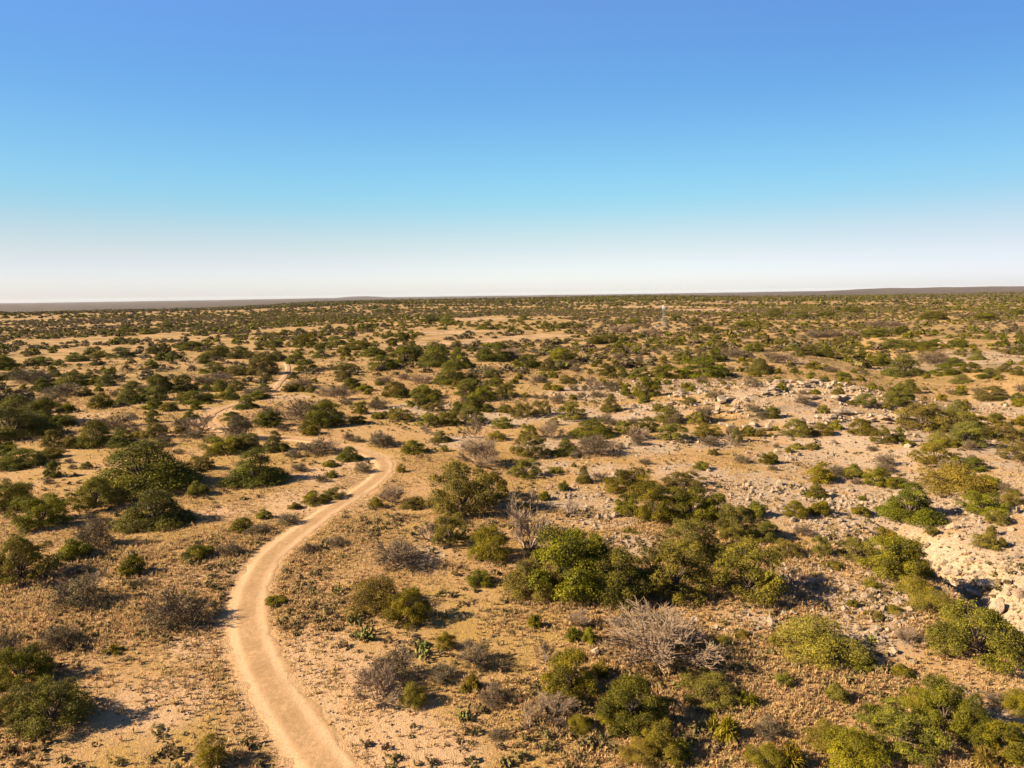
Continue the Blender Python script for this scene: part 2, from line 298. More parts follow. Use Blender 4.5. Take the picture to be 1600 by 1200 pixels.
# ---------------------------------------------------------------- plant prototypes (unit width 1, own height)
def unit(v): return v / np.maximum(np.linalg.norm(v, axis=-1, keepdims=True), 1e-9)
def leaves(P, N, size, R_, long=1.6, out=.8):
    """diamond leaf clumps at P, loosely facing N"""
    n = len(P); nn = unit(N * out + R_.normal(size=(n, 3)) * .6); a = unit(np.cross(nn, R_.normal(size=(n, 3)))); c = np.cross(nn, a)
    s = size * R_.uniform(.55, 1.35, (n, 1)); a = a * s * long * .5; c = c * s * .5
    V = np.stack([P - a, P + c * .9, P + a, P - c * .9], 1).reshape(-1, 3); Fc = np.arange(4 * n).reshape(n, 4); return V, Fc
def crown(seed, lobes, nleaf, leaf, hh=.65, base=.0, shape='dome', lr=(.12, .2), spars=1.0, sprig=.25, skirt=True):
    R_ = np.random.default_rng(seed); C = []; 
    for k in range(lobes):
        a = k * 2.39996 + R_.uniform(-.5, .5); f = math.sqrt((k + .5) / lobes); r = R_.uniform(*lr)
        if shape == 'cone': z = base + (1 - f) * (hh - base) * .95 + R_.uniform(-.05, .05); rr = f * (.5 - r)
        elif shape == 'flat': z = base + (hh - base) * (.55 + .3 * R_.random() - .25 * f * f); rr = f * (.5 - r * .8)
        else: rr = f * (.5 - r) * 1.05; z = base + (hh - base) * (.12 + .75 * math.sqrt(max(0, 1 - (f * .95)**2)) * R_.uniform(.35, 1.0))
        if skirt and k % 2 and f > .4: z = base + r * R_.uniform(.35, .8)
        C.append((rr * math.cos(a), rr * math.sin(a), max(z, r * .5), r, R_.uniform(0, 1)))
    C = np.array(C); w = C[:, 3]**2; idx = R_.choice(lobes, nleaf, p=w / w.sum())
    d = unit(R_.normal(size=(nleaf, 3))); d[:, 2] = np.where(d[:, 2] < -.3, -d[:, 2], d[:, 2])
    rad_ = R_.uniform(.62, 1.02, nleaf) + (R_.random(nleaf) < sprig) * R_.uniform(0, .35, nleaf)
    lump = .62 + .62 * vn(d[:, 0] * 3 + idx * 7, d[:, 1] * 3 + d[:, 2] * 3, .8, seed) * (.7 + .6 * vn(d[:, 0] * 3 + idx * 5, d[:, 2] * 3 - d[:, 1] * 3, .35, seed + 1))
    P = C[idx, :3] + d * (C[idx, 3] * rad_ * lump)[:, None] * np.array([1, 1, .82])
    keep = P[:, 2] > .01
    if spars < 1: keep &= vn(P[:, 0] + P[:, 2], P[:, 1] - P[:, 2], .07, seed + 3) < spars
    for c in C:                     # drop what sits deep in another lobe
        keep &= ~((np.linalg.norm((P - c[:3]) / np.array([1, 1, .82]), axis=1) < c[3] * .55))
    P = P[keep]; d = d[keep]; idx = idx[keep]
    V, Fc = leaves(P, d, leaf, R_)
    t = np.repeat(np.clip(.18 + .5 * C[idx, 4] + R_.normal(0, .2, len(P)), 0, 1), 4)
    w_ = np.percentile(np.abs(V[:, :2]), 99.0); V = V * (.5 / w_) * np.array([1, 1, 1]); V[:, 2] *= hh / max(np.percentile(V[:, 2], 99.5), 1e-3)
    C[:, :3] *= .5 / w_
    return V, Fc, t, C
def tube(P, r, k=5):
    P = np.asarray(P, float); r = np.asarray(r, float); n = len(P); t = unit(np.gradient(P, axis=0)); ref = np.array([.31, .17, .93]) if abs(t[0, 2]) < .8 else np.array([1., .2, 0])
    a = unit(np.cross(t, ref)); b = np.cross(t, a); th = np.arange(k) / k * 2 * math.pi
    V = P[:, None, :] + r[:, None, None] * (a[:, None, :] * np.cos(th)[None, :, None] + b[:, None, :] * np.sin(th)[None, :, None])
    i = np.arange(n - 1)[:, None] * k; j = np.arange(k)[None, :]; j2 = (j + 1) % k
    return V.reshape(-1, 3), np.stack([i + j, i + j2, i + k + j2, i + k + j], -1).reshape(-1, 4)
def joinp(parts):
    V, Fc, n = [], [], 0
    for v, f in parts: V.append(v); Fc.append(f + n); n += len(v)
    return np.concatenate(V), np.concatenate(Fc)
def limbs(seed, C, rmain=.022, stems=3):
    R_ = np.random.default_rng(seed + 50); parts = []
    fork = np.array([R_.uniform(-.03, .03), R_.uniform(-.03, .03), .1])
    parts.append(tube([(0, 0, -.04), fork * .5, fork], [rmain * 1.5, rmain * 1.2, rmain]))
    for c in C[:14]:
        e = c[:3]; m = (fork + e) * .5 + R_.normal(0, .03, 3); m[2] -= .03
        P = [fork * (1 - s)**2 + 2 * m * s * (1 - s) + e * s * s + R_.normal(0, .004, 3) for s in np.linspace(0, 1, 6)]
        parts.append(tube(P, np.linspace(rmain * .75, rmain * .18, 6), 4))
    return joinp(parts)
def bare(seed, hh=.7, stems=5, lev=(5, 5, 6), thick=.018, twig=.0035, spread=1.0, lean=None):
    """leafless crown: (thick limbs, fine branches)"""
    R_ = np.random.default_rng(seed); big, fine = [], []
    def grow(p, d, L, r, lv):
        pts = [p]; q = p.copy(); dd = d.copy()
        for _ in range(4):
            dd = unit(dd + R_.normal(0, .16, 3) + np.array([0, 0, .05])); q = q + dd * L / 4; q[2] = max(q[2], .01); pts.append(q.copy())
        (big if lv < 2 else fine).append(tube(pts, np.linspace(r, r * .45, 5), 4 if lv < 2 else 3))
        if lv < len(lev):
            for k in range(lev[lv]):
                s = R_.uniform(.35, 1.0); b = pts[0] + (pts[-1] - pts[0]) * s; i = min(int(s * 4), 3); b = pts[i] + (pts[i + 1] - pts[i]) * (s * 4 - i)
                nd = unit(dd + R_.normal(0, .55 * spread, 3) + np.array([b[0], b[1], 0]) * .8); nd[2] = abs(nd[2]) * .8 + .05
                grow(b, unit(nd), L * R_.uniform(.45, .7), max(r * .45, twig), lv + 1)
    for k in range(stems):
        a = k * 6.283 / stems + R_.uniform(-.4, .4); el = R_.uniform(.5, 1.1)
        d = np.array([math.cos(a) * math.cos(el), math.sin(a) * math.cos(el), math.sin(el)])
        if lean is not None: d = unit(d * .6 + np.array(lean))
        grow(np.array([R_.uniform(-.01, .01), R_.uniform(-.01, .01), -.02]), d, .3, thick, 0)
    Vb, Fb = joinp(big); Vf, Ff = joinp(fine)
    w_ = np.percentile(np.abs(Vf[:, :2]), 98.5); k1 = np.array([.5 / w_, .5 / w_, hh / np.percentile(Vf[:, 2], 99)])
    return Vb * k1, Fb, Vf * k1, Ff
def blades(seed, n, L, wd, hh, droop=.3):
    R_ = np.random.default_rng(seed); a = R_.uniform(0, 6.283, n); el = R_.uniform(.12, 1.5, n); l = L * R_.uniform(.7, 1.1, n)
    d = np.stack([np.cos(a) * np.cos(el), np.sin(a) * np.cos(el), np.sin(el)], -1); s = np.stack([-np.sin(a), np.cos(a), 0 * a], -1) * wd
    p0 = d * .02; p1 = d * l[:, None] * .6; p2 = d * l[:, None]; p2[:, 2] -= droop * l * np.cos(el)**1
    p2[:, 2] = np.maximum(p2[:, 2], .01)
    V = np.stack([p0 - s * .6, p0 + s * .6, p1 + s, p1 - s, p2 + s * .1, p2 - s * .1], 1).reshape(-1, 3); b = np.arange(n)[:, None] * 6
    Fc = np.concatenate([b + np.array([[0, 1, 2, 3]]), b + np.array([[3, 2, 4, 5]])]); t = np.repeat(R_.uniform(.1, 1, n), 6)
    V[:, 2] *= hh / np.percentile(V[:, 2], 99.5); return V, Fc, t
def ico(sub):
    import bmesh
    bm = bmesh.new(); bmesh.ops.create_icosphere(bm, subdivisions=sub, radius=1); V = np.array([v.co[:] for v in bm.verts]); Fc = np.array([[v.index for v in f.verts] for f in bm.faces]); bm.free(); return V, Fc
def pear(seed, n=16):
    R_ = np.random.default_rng(seed); V0, F0 = ico(2); parts, T = [], []; pads = []
    for k in range(n):
        if k < n * .42: b = np.array([R_.uniform(-.3, .3), R_.uniform(-.3, .3), 0.0]); up = unit(np.array([R_.uniform(-.5, .5), R_.uniform(-.5, .5), 1.0]))
        else:
            pb, pu = pads[R_.integers(0, len(pads))]; b = pb + pu * .145; up = unit(pu + R_.normal(0, .5, 3)); up[2] = abs(up[2])
        nn = unit(np.cross(up, R_.normal(size=3))); sd_ = np.cross(up, nn); s = R_.uniform(.8, 1.2)
        c = b + up * .08 * s; V = c + (V0[:, 0:1] * sd_ * .062 + V0[:, 1:2] * nn * .014 + V0[:, 2:3] * up * .085 * (1 + .15 * V0[:, 2:3])) * s
        parts.append((V, F0)); T.append(np.full(len(V0), R_.uniform(.1, 1))); pads.append((b, up))
    V, Fc = joinp(parts); return V, Fc, np.concatenate(T)
def rock(seed, sub=3, flat_=.7):
    R_ = np.random.default_rng(seed); V, Fc = ico(sub)
    for _ in range(14):
        n_ = unit(R_.normal(size=3)); d = R_.uniform(.42, .78); V = V - np.maximum(0, V @ n_ - d)[:, None] * n_
    V = V * (1 + .1 * (vn(V[:, 0] + V[:, 2], V[:, 1] - V[:, 2], .3, seed) - .5))[:, None]; V = V * np.array([.62, .5, .5 * flat_]) + np.array([0, 0, .3 * flat_]); return V, Fc

def cat(V, Fc, t, V2, F2, t2): return np.concatenate([V, V2]), np.concatenate([Fc, F2 + len(V)]), np.concatenate([t, t2])
# each prototype: list of (part name, V, F, tint, material key); height
PROTO = {}
def add(kind, parts, hh): PROTO.setdefault(kind, []).append((parts, hh))
for s_ in range(5):
    sh = ['dome', 'dome', 'cone', 'dome', 'cone'][s_]
    V, Fc, t, C = crown(100 + s_, 36 + 5 * s_, 46000, .0112, .68, 0, sh, (.09, .16)); B = limbs(100 + s_, C); add('J', [('trunk', *B, None, 'bark'), ('crown', V, Fc, t, 'juniper')], .68)
for s_ in range(4):
    V, Fc, t, C = crown(200 + s_, 38, 40000, .0105, .62, .05, 'dome', (.07, .13), .66, .45); B = limbs(200 + s_, C, .02); add('O', [('trunk', *B, None, 'bark'), ('crown', V, Fc, t, 'olive')], .62)
for s_ in range(4):
    V, Fc, t, C = crown(250 + s_, 38, 42000, .0108, .60, .02, 'dome', (.08, .15), .8, .35); B = limbs(250 + s_, C, .02); add('K', [('trunk', *B, None, 'bark'), ('crown', V, Fc, t, 'green')], .60)
for s_ in range(4):
    V, Fc, t, C = crown(300 + s_, 18, 12000, .021, .6, 0, 'dome', (.11, .2)); B = limbs(300 + s_, C, .012); add('B', [('stems', *B, None, 'bark'), ('foliage', V, Fc, t, 'green')], .6)
for s_ in range(3):
    V, Fc, t, C = crown(330 + s_, 30, 34000, .0110, .58, 0, 'dome', (.10, .18), .8, .4); B = limbs(330 + s_, C, .012); add('Y', [('stems', *B, None, 'bark'), ('foliage', V, Fc, t, 'yellow')], .58)
for s_ in range(4):
    Vb, Fb, Vf, Ff = bare(400 + s_, .55, 7, (5, 5, 5), .010, .0032); V, Fc, t, C = crown(420 + s_, 16, 9000, .014, .5, 0, 'dome', (.12, .2), .7, .6)
    add('G', [('stems', *joinp([(Vb, Fb), (Vf, Ff)]), None, 'twigd'), ('foliage', V, Fc, t, 'sage')], .55)
for s_ in range(3):
    Vb, Fb, Vf, Ff = bare(440 + s_, .58, 11, (6, 6, 8), .008, .0023); add('T', [('stems', Vb, Fb, None, 'dead'), ('twigs', Vf, Ff, None, 'twig')], .58)
for s_ in range(3):
    Vb, Fb, Vf, Ff = bare(460 + s_, .85, 4 + s_ % 2, (6, 6, 7), .018, .0032, .9); add('D', [('trunk', Vb, Fb, None, 'dead'), ('branches', Vf, Ff, None, 'twig')], .85)
Vb, Fb, Vf, Ff = bare(470, .35, 4, (4, 4, 4), .022, .005, .8, (.9, -.15, -.1)); add('F', [('trunk', Vb, Fb, None, 'dead'), ('branches', Vf, Ff, None, 'dead')], .4)
for s_ in range(3): V, Fc, t = pear(500 + s_, 34 + 8 * s_); add('P', [(None, V, Fc, t, 'cactus')], .38)
def rosettes(seed, n, wd, hh, droop):
    R_ = np.random.default_rng(seed); out = None
    for c, k in (((-.08, .05), .78), ((.22, -.12), .5), ((-.2, -.2), .42), ((.1, .26), .38)):
        V, Fc, t = blades(seed + int(k * 100), int(n * k), .5 * k, wd, hh * k, droop + R_.uniform(-.1, .15)); V = V * [R_.uniform(.8, 1.1), R_.uniform(.8, 1.1), R_.uniform(.75, 1.1)] + [c[0], c[1], 0]
        V += (R_.random((len(V), 3)) - .5) * [.02, .02, .01]; out = (V, Fc, t) if out is None else cat(*out, V, Fc, t)
    sk = blades(seed + 9, n // 4, .34, wd, .1, .4); V = sk[0] + [-.08, .05, 0]; out = cat(*out, V, sk[1], sk[2] * .3); return out
for s_ in range(3): V, Fc, t = rosettes(520 + s_, 420, .008, .55, .28); add('U', [(None, V, Fc, t, 'green')], .55)
for s_ in range(3): V, Fc, t = rosettes(530 + s_, 620, .0065, .5, .45); add('W', [(None, V, Fc, t, 'yellow')], .5)
for s_ in range(5): V, Fc = rock(540 + s_); add('R', [(None, V, Fc, None, 'rock')], .55)
MESH = {}
NAMES = {'J': 'juniper_tree', 'O': 'oak_tree', 'K': 'green_tree', 'B': 'green_bush', 'Y': 'yellow_bush', 'G': 'grey_bush', 'T': 'leafless_shrub', 'D': 'bare_tree', 'F': 'fallen_tree',
         'P': 'prickly_pear', 'U': 'yucca', 'W': 'grass_clump', 'R': 'boulder'}
for k_, L in PROTO.items():
    for i_, (parts, hh) in enumerate(L):
        MESH[k_, i_] = [(pn, mk_mesh(pn or NAMES[k_], V, Fc, {'tint': t} if t is not None else None, M[mk], k_ == 'P')) for pn, V, Fc, t, mk in parts]

# ---------------------------------------------------------------- what the photograph shows, read off one plant at a time: kind x y(foot) width height
TABLE = """
J 20 690 92 52;J 66 667 60 42;J 28 652 70 34;G 64 640 50 22;J 30 734 72 30;B 76 719 40 20;B 8 712 34 18;B 158 641 36 28;J 202 634 48 30;B 106 646 23 16;J 112 605 58 22
J 165 605 32 20;B 206 608 30 14;J 250 616 42 32;J 287 615 45 30;J 306 632 52 20;B 235 641 26 14;B 264 644 29 16;B 350 624 28 12;G 180 672 56 24;J 150 702 62 44;J 192 701 50 34
K 86 703 36 32;B 113 703 26 24;K 241 688 38 28;B 215 686 26 12;D 312 678 62 28;G 300 686 40 9;G 374 692 44 46;K 351 713 62 30;J 386 706 40 30;J 400 763 96 58;B 136 734 18 13;J 83 749 25 29
J 226 778 158 84;J 243 830 112 62;O 150 802 68 52;B 309 777 33 25;K 311 739 46 26;J 20 802 62 50;K 66 830 80 54;G 148 862 58 50;B 117 878 50 36;G 122 906 40 22;O 34 917 88 74
B 206 904 38 36;G 218 920 26 16;G 123 957 82 52;G 279 989 94 58;B 308 877 48 26;G 361 871 35 22;B 379 835 35 26;B 413 813 24 17;G 450 823 33 21;G 404 838 40 20
G 95 1018 60 38;G 8 1037 52 44;U 180 1027 44 26;K 36 1078 82 62;K 18 1132 56 48;K 86 1150 104 78;Y 333 1207 50 52
G 468 739 28 16;G 502 755 19 14;B 519 748 20 12;J 546 723 42 26;G 500 713 62 22;B 517 731 26 12;G 567 741 26 19;Y 627 740 16 15;K 492 791 40 22;K 521 783 38 19;B 461 797 20 11
T 613 791 38 32;Y 587 796 26 20;B 646 798 42 22;K 722 817 102 86;O 767 787 56 46;O 703 858 56 50;D 672 849 34 36;Y 766 882 60 56;G 622 895 76 46;G 485 868 30 20
P 505 859 22 11;P 536 874 16 12;G 524 857 40 12;P 490 933 18 18;P 527 931 24 22;Y 590 967 92 58;K 636 984 70 56;P 640 942 36 28;P 553 979 34 18;P 572 1004 42 28;B 432 948 34 13
P 693 969 24 13;K 750 919 44 26;P 658 1033 44 30;Y 697 1019 32 28;G 615 1074 62 50;T 590 1110 70 54;Y 648 1110 44 40;W 735 1088 46 50;G 690 1072 50 30;G 772 1107 50 34;P 727 1134 42 22
G 775 1159 28 16;Y 1440 1120 56 38;Y 1588 1120 50 40;Y 1290 1178 60 40;G 1200 1160 50 34;B 1060 1196 40 30;Y 1000 1200 60 34;B 1225 1075 30 20;Y 1130 1010 30 16;B 1160 1000 26 14;Y 1395 960 26 14;B 1410 1060 34 20;G 1560 1110 44 26;Y 1195 1212 60 40;G 745 1051 60 40
O 820 751 50 34;B 868 741 26 11;J 912 758 26 30;T 936 753 26 15;B 880 769 17 16;B 850 784 19 16;B 897 731 9 8;K 985 777 76 40;K 980 809 44 36;K 1025 822 62 60;K 1075 822 82 58
O 1068 769 66 28;K 1115 820 52 46;K 1149 850 56 56;K 1190 852 50 38;U 985 836 34 18;K 1078 882 88 62;K 890 947 132 104;K 915 925 86 84;J 966 954 90 84;K 830 942 78 60;O 1055 948 112 88;O 1168 948 112 86
D 826 877 86 84;F 875 813 56 32;D 830 797 36 32;B 820 803 30 14;T 1030 1063 168 88;U 900 1007 50 36;T 905 986 36 30;B 922 1009 24 24;B 835 984 22 22;D 852 1043 32 48
K 890 1102 78 72;J 988 1152 100 80;B 945 1137 32 26;B 938 1063 26 24;O 1105 1107 88 44;U 1170 1110 46 40;W 1130 1168 72 60;P 1078 1171 30 26;P 1107 1179 14 20;K 1035 1197 66 50
D 828 1147 34 46;T 865 1130 70 34;Y 905 1150 40 30;Y 1280 1044 118 68;B 1210 1012 20 20;B 1345 1052 50 26;B 1308 1100 36 30;U 1363 1124 54 30;K 1475 1152 82 78;J 1518 1168 56 72
O 1410 1188 112 68;K 1572 1194 90 54;W 1545 1214 72 48;Y 1330 1214 92 60;W 1225 1218 92 62;T 1420 1012 42 26;J 385 641 40 24;J 462 570 32 18;J 434 566 30 18;J 372 664 26 16;B 402 626 34 16;G 288 668 40 14;K 410 615 30 16;O 1525 1047 132 90;Y 1465 967 76 38;P 1362 1007 20 12
O 1340 881 56 38;K 1395 910 86 64;K 1431 906 46 46;Y 1428 936 52 34;Y 1362 923 26 20;J 1422 823 86 62;K 1370 763 42 32;K 1399 766 34 20;J 1275 781 37 26;K 1243 813 37 30
B 1283 801 24 16;B 1346 783 14 9;Y 1490 777 102 50;K 1536 807 62 36;J 1522 739 38 24;O 1460 733 62 38;Y 1581 791 34 26;O 1558 823 34 25;B 1548 839 14 18;B 1566 857 15 17
D 1242 932 52 38;B 1328 850 8 13;O 1228 874 48 30;O 1283 874 30 36;B 1300 891 34 14;G 1255 839 34 15;B 1372 972 22 15;B 1355 963 14 8;B 1332 950 18 12;B 1205 726 22 20
J 825 578 50 25;J 857 581 36 22;K 880 571 46 28;K 1010 624 43 36;J 954 646 36 31;O 893 661 44 34;J 1100 593 76 33;G 968 567 20 17;G 998 571 19 17;B 1061 565 24 15;Y 1037 568 13 12
J 948 589 30 22;B 957 593 16 12;J 973 591 22 18;J 998 591 30 16;J 1038 593 50 24;B 865 592 15 13;B 888 601 28 15;D 924 611 33 23;B 872 612 20 11;G 872 633 25 19;J 925 687 72 31
J 885 716 50 30;G 931 716 64 32;T 860 689 37 31;O 828 719 56 38;O 815 656 40 26;O 846 652 36 28;O 826 687 28 24;J 1045 663 48 30;J 1010 677 40 26;O 1050 693 50 31;K 1105 687 46 25
O 1088 666 30 22;O 1075 637 27 14;O 976 681 32 26;T 1000 689 38 22;D 1140 699 28 22;J 1150 693 20 24;B 1170 683 18 14;B 1187 684 19 15;B 1095 736 26 16;G 1007 727 18 11
G 1160 725 30 14;K 1197 727 24 18;J 930 539 28 14;J 951 537 30 16;J 971 539 22 12;B 986 545 18 9;T 970 523 42 12;T 1015 526 34 11;J 1120 539 31 16;J 1178 551 31 16;J 855 514 22 10
J 880 514 25 11;J 905 513 22 9;J 968 507 28 11;J 992 506 26 10;J 1056 502 20 10;J 1085 505 26 10;J 412 589 50 40;J 478 581 35 20;J 476 541 40 20;J 428 544 30 14;J 541 586 42 20
J 598 581 46 27;J 636 573 54 33;J 680 576 56 40;J 716 579 50 36;J 705 603 56 35;J 729 611 36 20;J 773 567 56 31;T 660 601 38 16;T 633 595 20 12;K 618 623 43 27;K 661 626 37 25
K 755 629 43 27;K 791 623 36 25;B 570 613 28 14;T 531 628 32 25;G 541 634 22 10;G 486 663 82 40;G 421 661 46 26;K 563 649 26 21;G 591 641 34 17;K 560 664 31 15;O 628 661 42 22
O 677 645 35 17;J 430 709 43 36;B 486 682 28 18;G 557 693 24 12;K 647 712 41 25;J 689 693 37 20;Y 694 707 14 12;O 672 669 45 24;O 730 666 56 28;D 741 689 33 40;T 749 736 62 46
D 665 681 28 18;K 785 671 36 20;Y 776 691 33 18;J 1375 574 36 22;J 1411 591 63 36;J 1240 549 26 12;J 1260 556 35 16;J 1290 559 36 16;J 1322 561 36 18;J 1346 561 26 14
J 1315 541 31 15;J 1366 528 41 18;J 1400 546 46 18;J 1436 549 46 18;G 1460 571 52 22;J 1492 574 30 16;J 1516 584 31 18;J 1546 593 41 18;J 1571 583 26 16;J 1461 541 22 12;J 1496 544 33 16
J 1544 531 22 11;J 1566 541 20 20;J 1592 556 22 16;J 1526 564 27 16;J 1476 589 41 20;J 1502 601 36 16;J 1548 629 46 26;J 1591 629 21 15;K 1271 578 25 14;G 1300 583 30 12;B 1286 647 21 14
B 1330 636 15 9;J 1207 656 24 22;K 1245 686 45 31;K 1283 683 37 22;K 1346 683 41 29;O 1378 697 36 30;J 1403 694 23 26;O 1440 676 72 46;O 1487 681 62 40;J 1509 701 56 42;O 1556 691 62 36
Y 1470 701 41 26;B 1245 703 21 11;B 1268 704 27 12;O 1586 723 50 33;G 1208 569 28 20;T 1230 570 28 18;G 1272 527 32 12;G 1298 528 36 13;T 1326 527 32 11;G 1368 512 34 10;T 1396 512 30 10;J 340 560 44 20;J 375 562 40 22;J 300 548 40 14;J 270 562 34 14
J 335 585 46 20;J 372 588 40 18;J 190 560 44 18;B 228 523 22 10;J 262 515 18 12;J 120 566 34 12;J 62 572 40 14;J 15 575 40 14;J 85 590 30 10;G 50 600 60 14;J 500 560 30 14;J 560 548 40 16
J 585 558 40 16;J 525 540 40 14;J 700 505 30 14;J 672 503 30 12;J 592 489 18 7;J 606 490 16 8;J 694 486 14 7;B 152 560 30 10;G 100 622 60 12;G 330 602 50 12;G 400 622 44 14;G 470 610 50 16
J 740 600 24 16;T 795 560 40 16;G 600 600 30 12;B 790 646 26 14;T 510 620 34 14;K 1030 645 22 14;G 1120 625 34 16;B 1180 590 20 10;B 1220 610 20 10;G 1150 560 40 14;J 1060 540 24 12
J 1100 520 36 9;J 1160 512 32 8;J 1210 497 40 12;J 1250 498 36 11;J 1330 490 34 10;J 1290 496 30 10;J 1460 500 40 9;J 1540 502 40 10;J 1590 492 26 10;J 820 500 26 8;J 760 515 36 9;J 800 519 22 9
"""
ADJ = {'J': ('dark green', 'juniper'), 'O': ('olive green', 'open crowned oak'), 'K': ('mid green', 'evergreen tree'), 'B': ('small green', 'bush'), 'Y': ('yellowish green', 'bush'),
       'G': ('grey brown', 'twiggy bush'), 'T': ('leafless pale grey', 'shrub'), 'D': ('bare grey', 'tree'), 'F': ('fallen bleached', 'dead tree'), 'P': ('grey green', 'prickly pear clump'),
       'U': ('spiky green', 'yucca'), 'W': ('golden green', 'spiky grass clump'), 'R': ('pale limestone', 'boulder')}
CATS = {'J': 'juniper', 'O': 'tree', 'K': 'tree', 'B': 'bush', 'Y': 'bush', 'G': 'bush', 'T': 'shrub', 'D': 'dead tree', 'F': 'dead tree', 'P': 'cactus', 'U': 'yucca', 'W': 'grass clump', 'R': 'boulder'}
GRP = {'J': 'junipers scattered over the scrubland', 'O': 'open crowned oak trees on the slopes', 'K': 'mid green evergreen trees on the scrubland', 'B': 'small green bushes on the scrubland',
       'Y': 'yellowish bushes on the scrubland', 'G': 'grey twiggy bushes on the scrubland', 'T': 'leafless grey shrubs', 'D': 'bare standing trees', 'F': 'fallen dead trees', 'P': 'prickly pear clumps',
       'U': 'green yuccas', 'W': 'spiky grass clumps', 'R': 'limestone boulders'}
MARKS = [('the tight road bend', 602, 735), ('the lone windmill', 1038, 505), ('the white gully boulder', 1557, 962), ('the grey rock ledges', 1225, 640), ('the big bare tree', 826, 860),
         ('the broad layered tree', 228, 750), ('the largest tree clump in front', 930, 900), ('the wide leafless shrub', 1030, 1030), ('the pale clearing', 720, 534),
         ('the dark clump at the left edge', 40, 670), ('the long near road bend', 385, 960), ('the bottom wheel tracks', 480, 1150), ('the green tree beside the road bend', 722, 780),
         ('the long row of trees uphill', 1060, 800), ('the round stony slope juniper', 1422, 800), ('the brushy draw', 1430, 575), ('the bright sandy bank', 1530, 570), ('the distant road stretch', 438, 600),
         ('the short pale track stretch', 340, 640), ('the dark juniper row', 680, 580), ('the lone round tree', 1010, 610), ('the flat crowned thicket right', 1480, 660),
         ('the left foreground bushes', 80, 1110), ('the right foreground thicket', 1480, 1130), ('the cactus patch beside the road', 590, 990), ('the far plain at left', 150, 540), ('the far plain at right', 1450, 500),
         ('the yellow bush at lower right', 1280, 1015), ('the stony opening in the middle', 950, 640), ('the thicket above the gully', 1395, 880)]
def where(x, y):
    n, mx_, my = min(MARKS, key=lambda m: math.hypot(x - m[1], 1.7 * (y - m[2]))); dx, dy = x - mx_, y - my
    d = math.hypot(dx, 1.7 * dy)
    if d < 16: return 'at ' + n
    if abs(dx) > 1.7 * abs(dy): rel = ('right' if dx > 0 else 'left') + ' of '
    else: rel = 'in front of ' if dy > 0 else 'behind '
    return (('just ' if d < 70 else '') + rel + n)
ONES = ['', 'first', 'second', 'third', 'fourth', 'fifth', 'sixth', 'seventh', 'eighth', 'ninth', 'tenth', 'eleventh', 'twelfth', 'thirteenth', 'fourteenth', 'fifteenth', 'sixteenth', 'seventeenth', 'eighteenth', 'nineteenth']
TENS = {20: 'twent', 30: 'thirt', 40: 'fort', 50: 'fift', 60: 'sixt', 70: 'sevent', 80: 'eight', 90: 'ninet'}
def ordinal(n):
    if n < 20: return ONES[n]
    t = n // 10 * 10; return TENS[t] + ('ieth' if n == t else 'y-' + ONES[n - t])
def project(X, Y):
    v = np.array([X, Y, float(height(X, Y)) - CAM_H]); dz = v @ fwd; return 800 + F * (v @ rgt) / dz, 600 - F * (v @ upv) / dz
HAND = {(226, 778): 'broad dark green tree with layered crown, the widest left of the road', (243, 830): 'dense dark juniper casting a long shadow in front of the broad dark tree',
        (826, 877): 'big bare grey tree with fan of branches left of the largest tree clump', (875, 813): 'fallen bleached dead tree with curved branches behind the big bare tree',
        (1030, 1063): 'very wide leafless grey shrub spreading over the bottom middle ground', (905, 948): 'largest full green tree in the front clump below the big bare tree',
        (722, 817): 'large rounded green tree just right of the road below its tight bend', (1422, 823): 'round dense juniper alone on the stony right slope', (1010, 624): 'lone round green tree with its shadow on pale stony ground',
        (658, 1033): 'prickly pear clump with yellow lit pads in front of the grassy rise', (727, 1134): 'dark prickly pear alone on bare tan grass at the bottom middle',
        (735, 1088): 'tall spiky golden green yucca like clump between grey shrubs near the bottom', (1130, 1168): 'golden yellow spiky clump at the bottom, right of the black shaded juniper',
        (279, 989): 'solitary grey twiggy bush in open grass left of the long near road bend', (1280, 1044): 'wide yellowish bush in dry grass at lower right', (741, 689): 'slim bleached bare tree among low olive trees in the middle',
        (312, 678): 'flat topped bare tree beside the short pale stretch of track', (83, 749): 'small dark cone shaped juniper behind the left broad tree', (400, 763): 'wide dark juniper standing left of the tight road bend',
        (333, 1207): 'yellowish green bush cut off at the bottom edge left of the wheel tracks'}
entries = []
for ln in TABLE.strip().replace('\n', ';').split(';'):
    k_, *v = ln.split(); entries.append((k_, *map(float, v)))
labs = []
for (k_, x, y, w, h) in entries:
    if (int(x), int(y)) in HAND: labs.append((HAND[(int(x), int(y))], True)); continue
    a, nn = ADJ[k_]; size = 'large ' if w > 70 else 'tiny ' if w < 18 and k_ != 'P' else ''
    labs.append((f'{size}{a} {nn} {where(x, y)}'.replace('tiny small', 'tiny'), False))
from collections import defaultdict
LAB = [l_ for l_, _ in labs]; ALL = []
def place(k_, X, Y, Wd, Hh, rz, label, group=None, sink=.03, var=None, simple=False):
    i_ = var if var is not None else random.randrange(len(PROTO[k_])); hh = PROTO[k_][i_][1]; parts = MESH[k_, i_]
    z = float(height(X, Y)) - sink * Wd
    if parts[0][0] is None: o = link(NAMES[k_], parts[0][1])
    else:
        o = link(NAMES[k_], None); o.empty_display_size = .3
        for pn, me in parts: link(pn, me, o)
    o.location = (X, Y, z); o.rotation_euler = (0, 0, rz); o.scale = (Wd, Wd, Hh / hh)
    o['label'] = label; o['category'] = CATS[k_]; o['group'] = group or GRP[k_]; ALL.append((o, math.hypot(X, Y))); return o
def ppm(X, Y):
    z = float(height(X, Y)); return F / (np.array([X, Y, z - CAM_H]) @ fwd)
OCC = []   # x, y, radius of everything placed
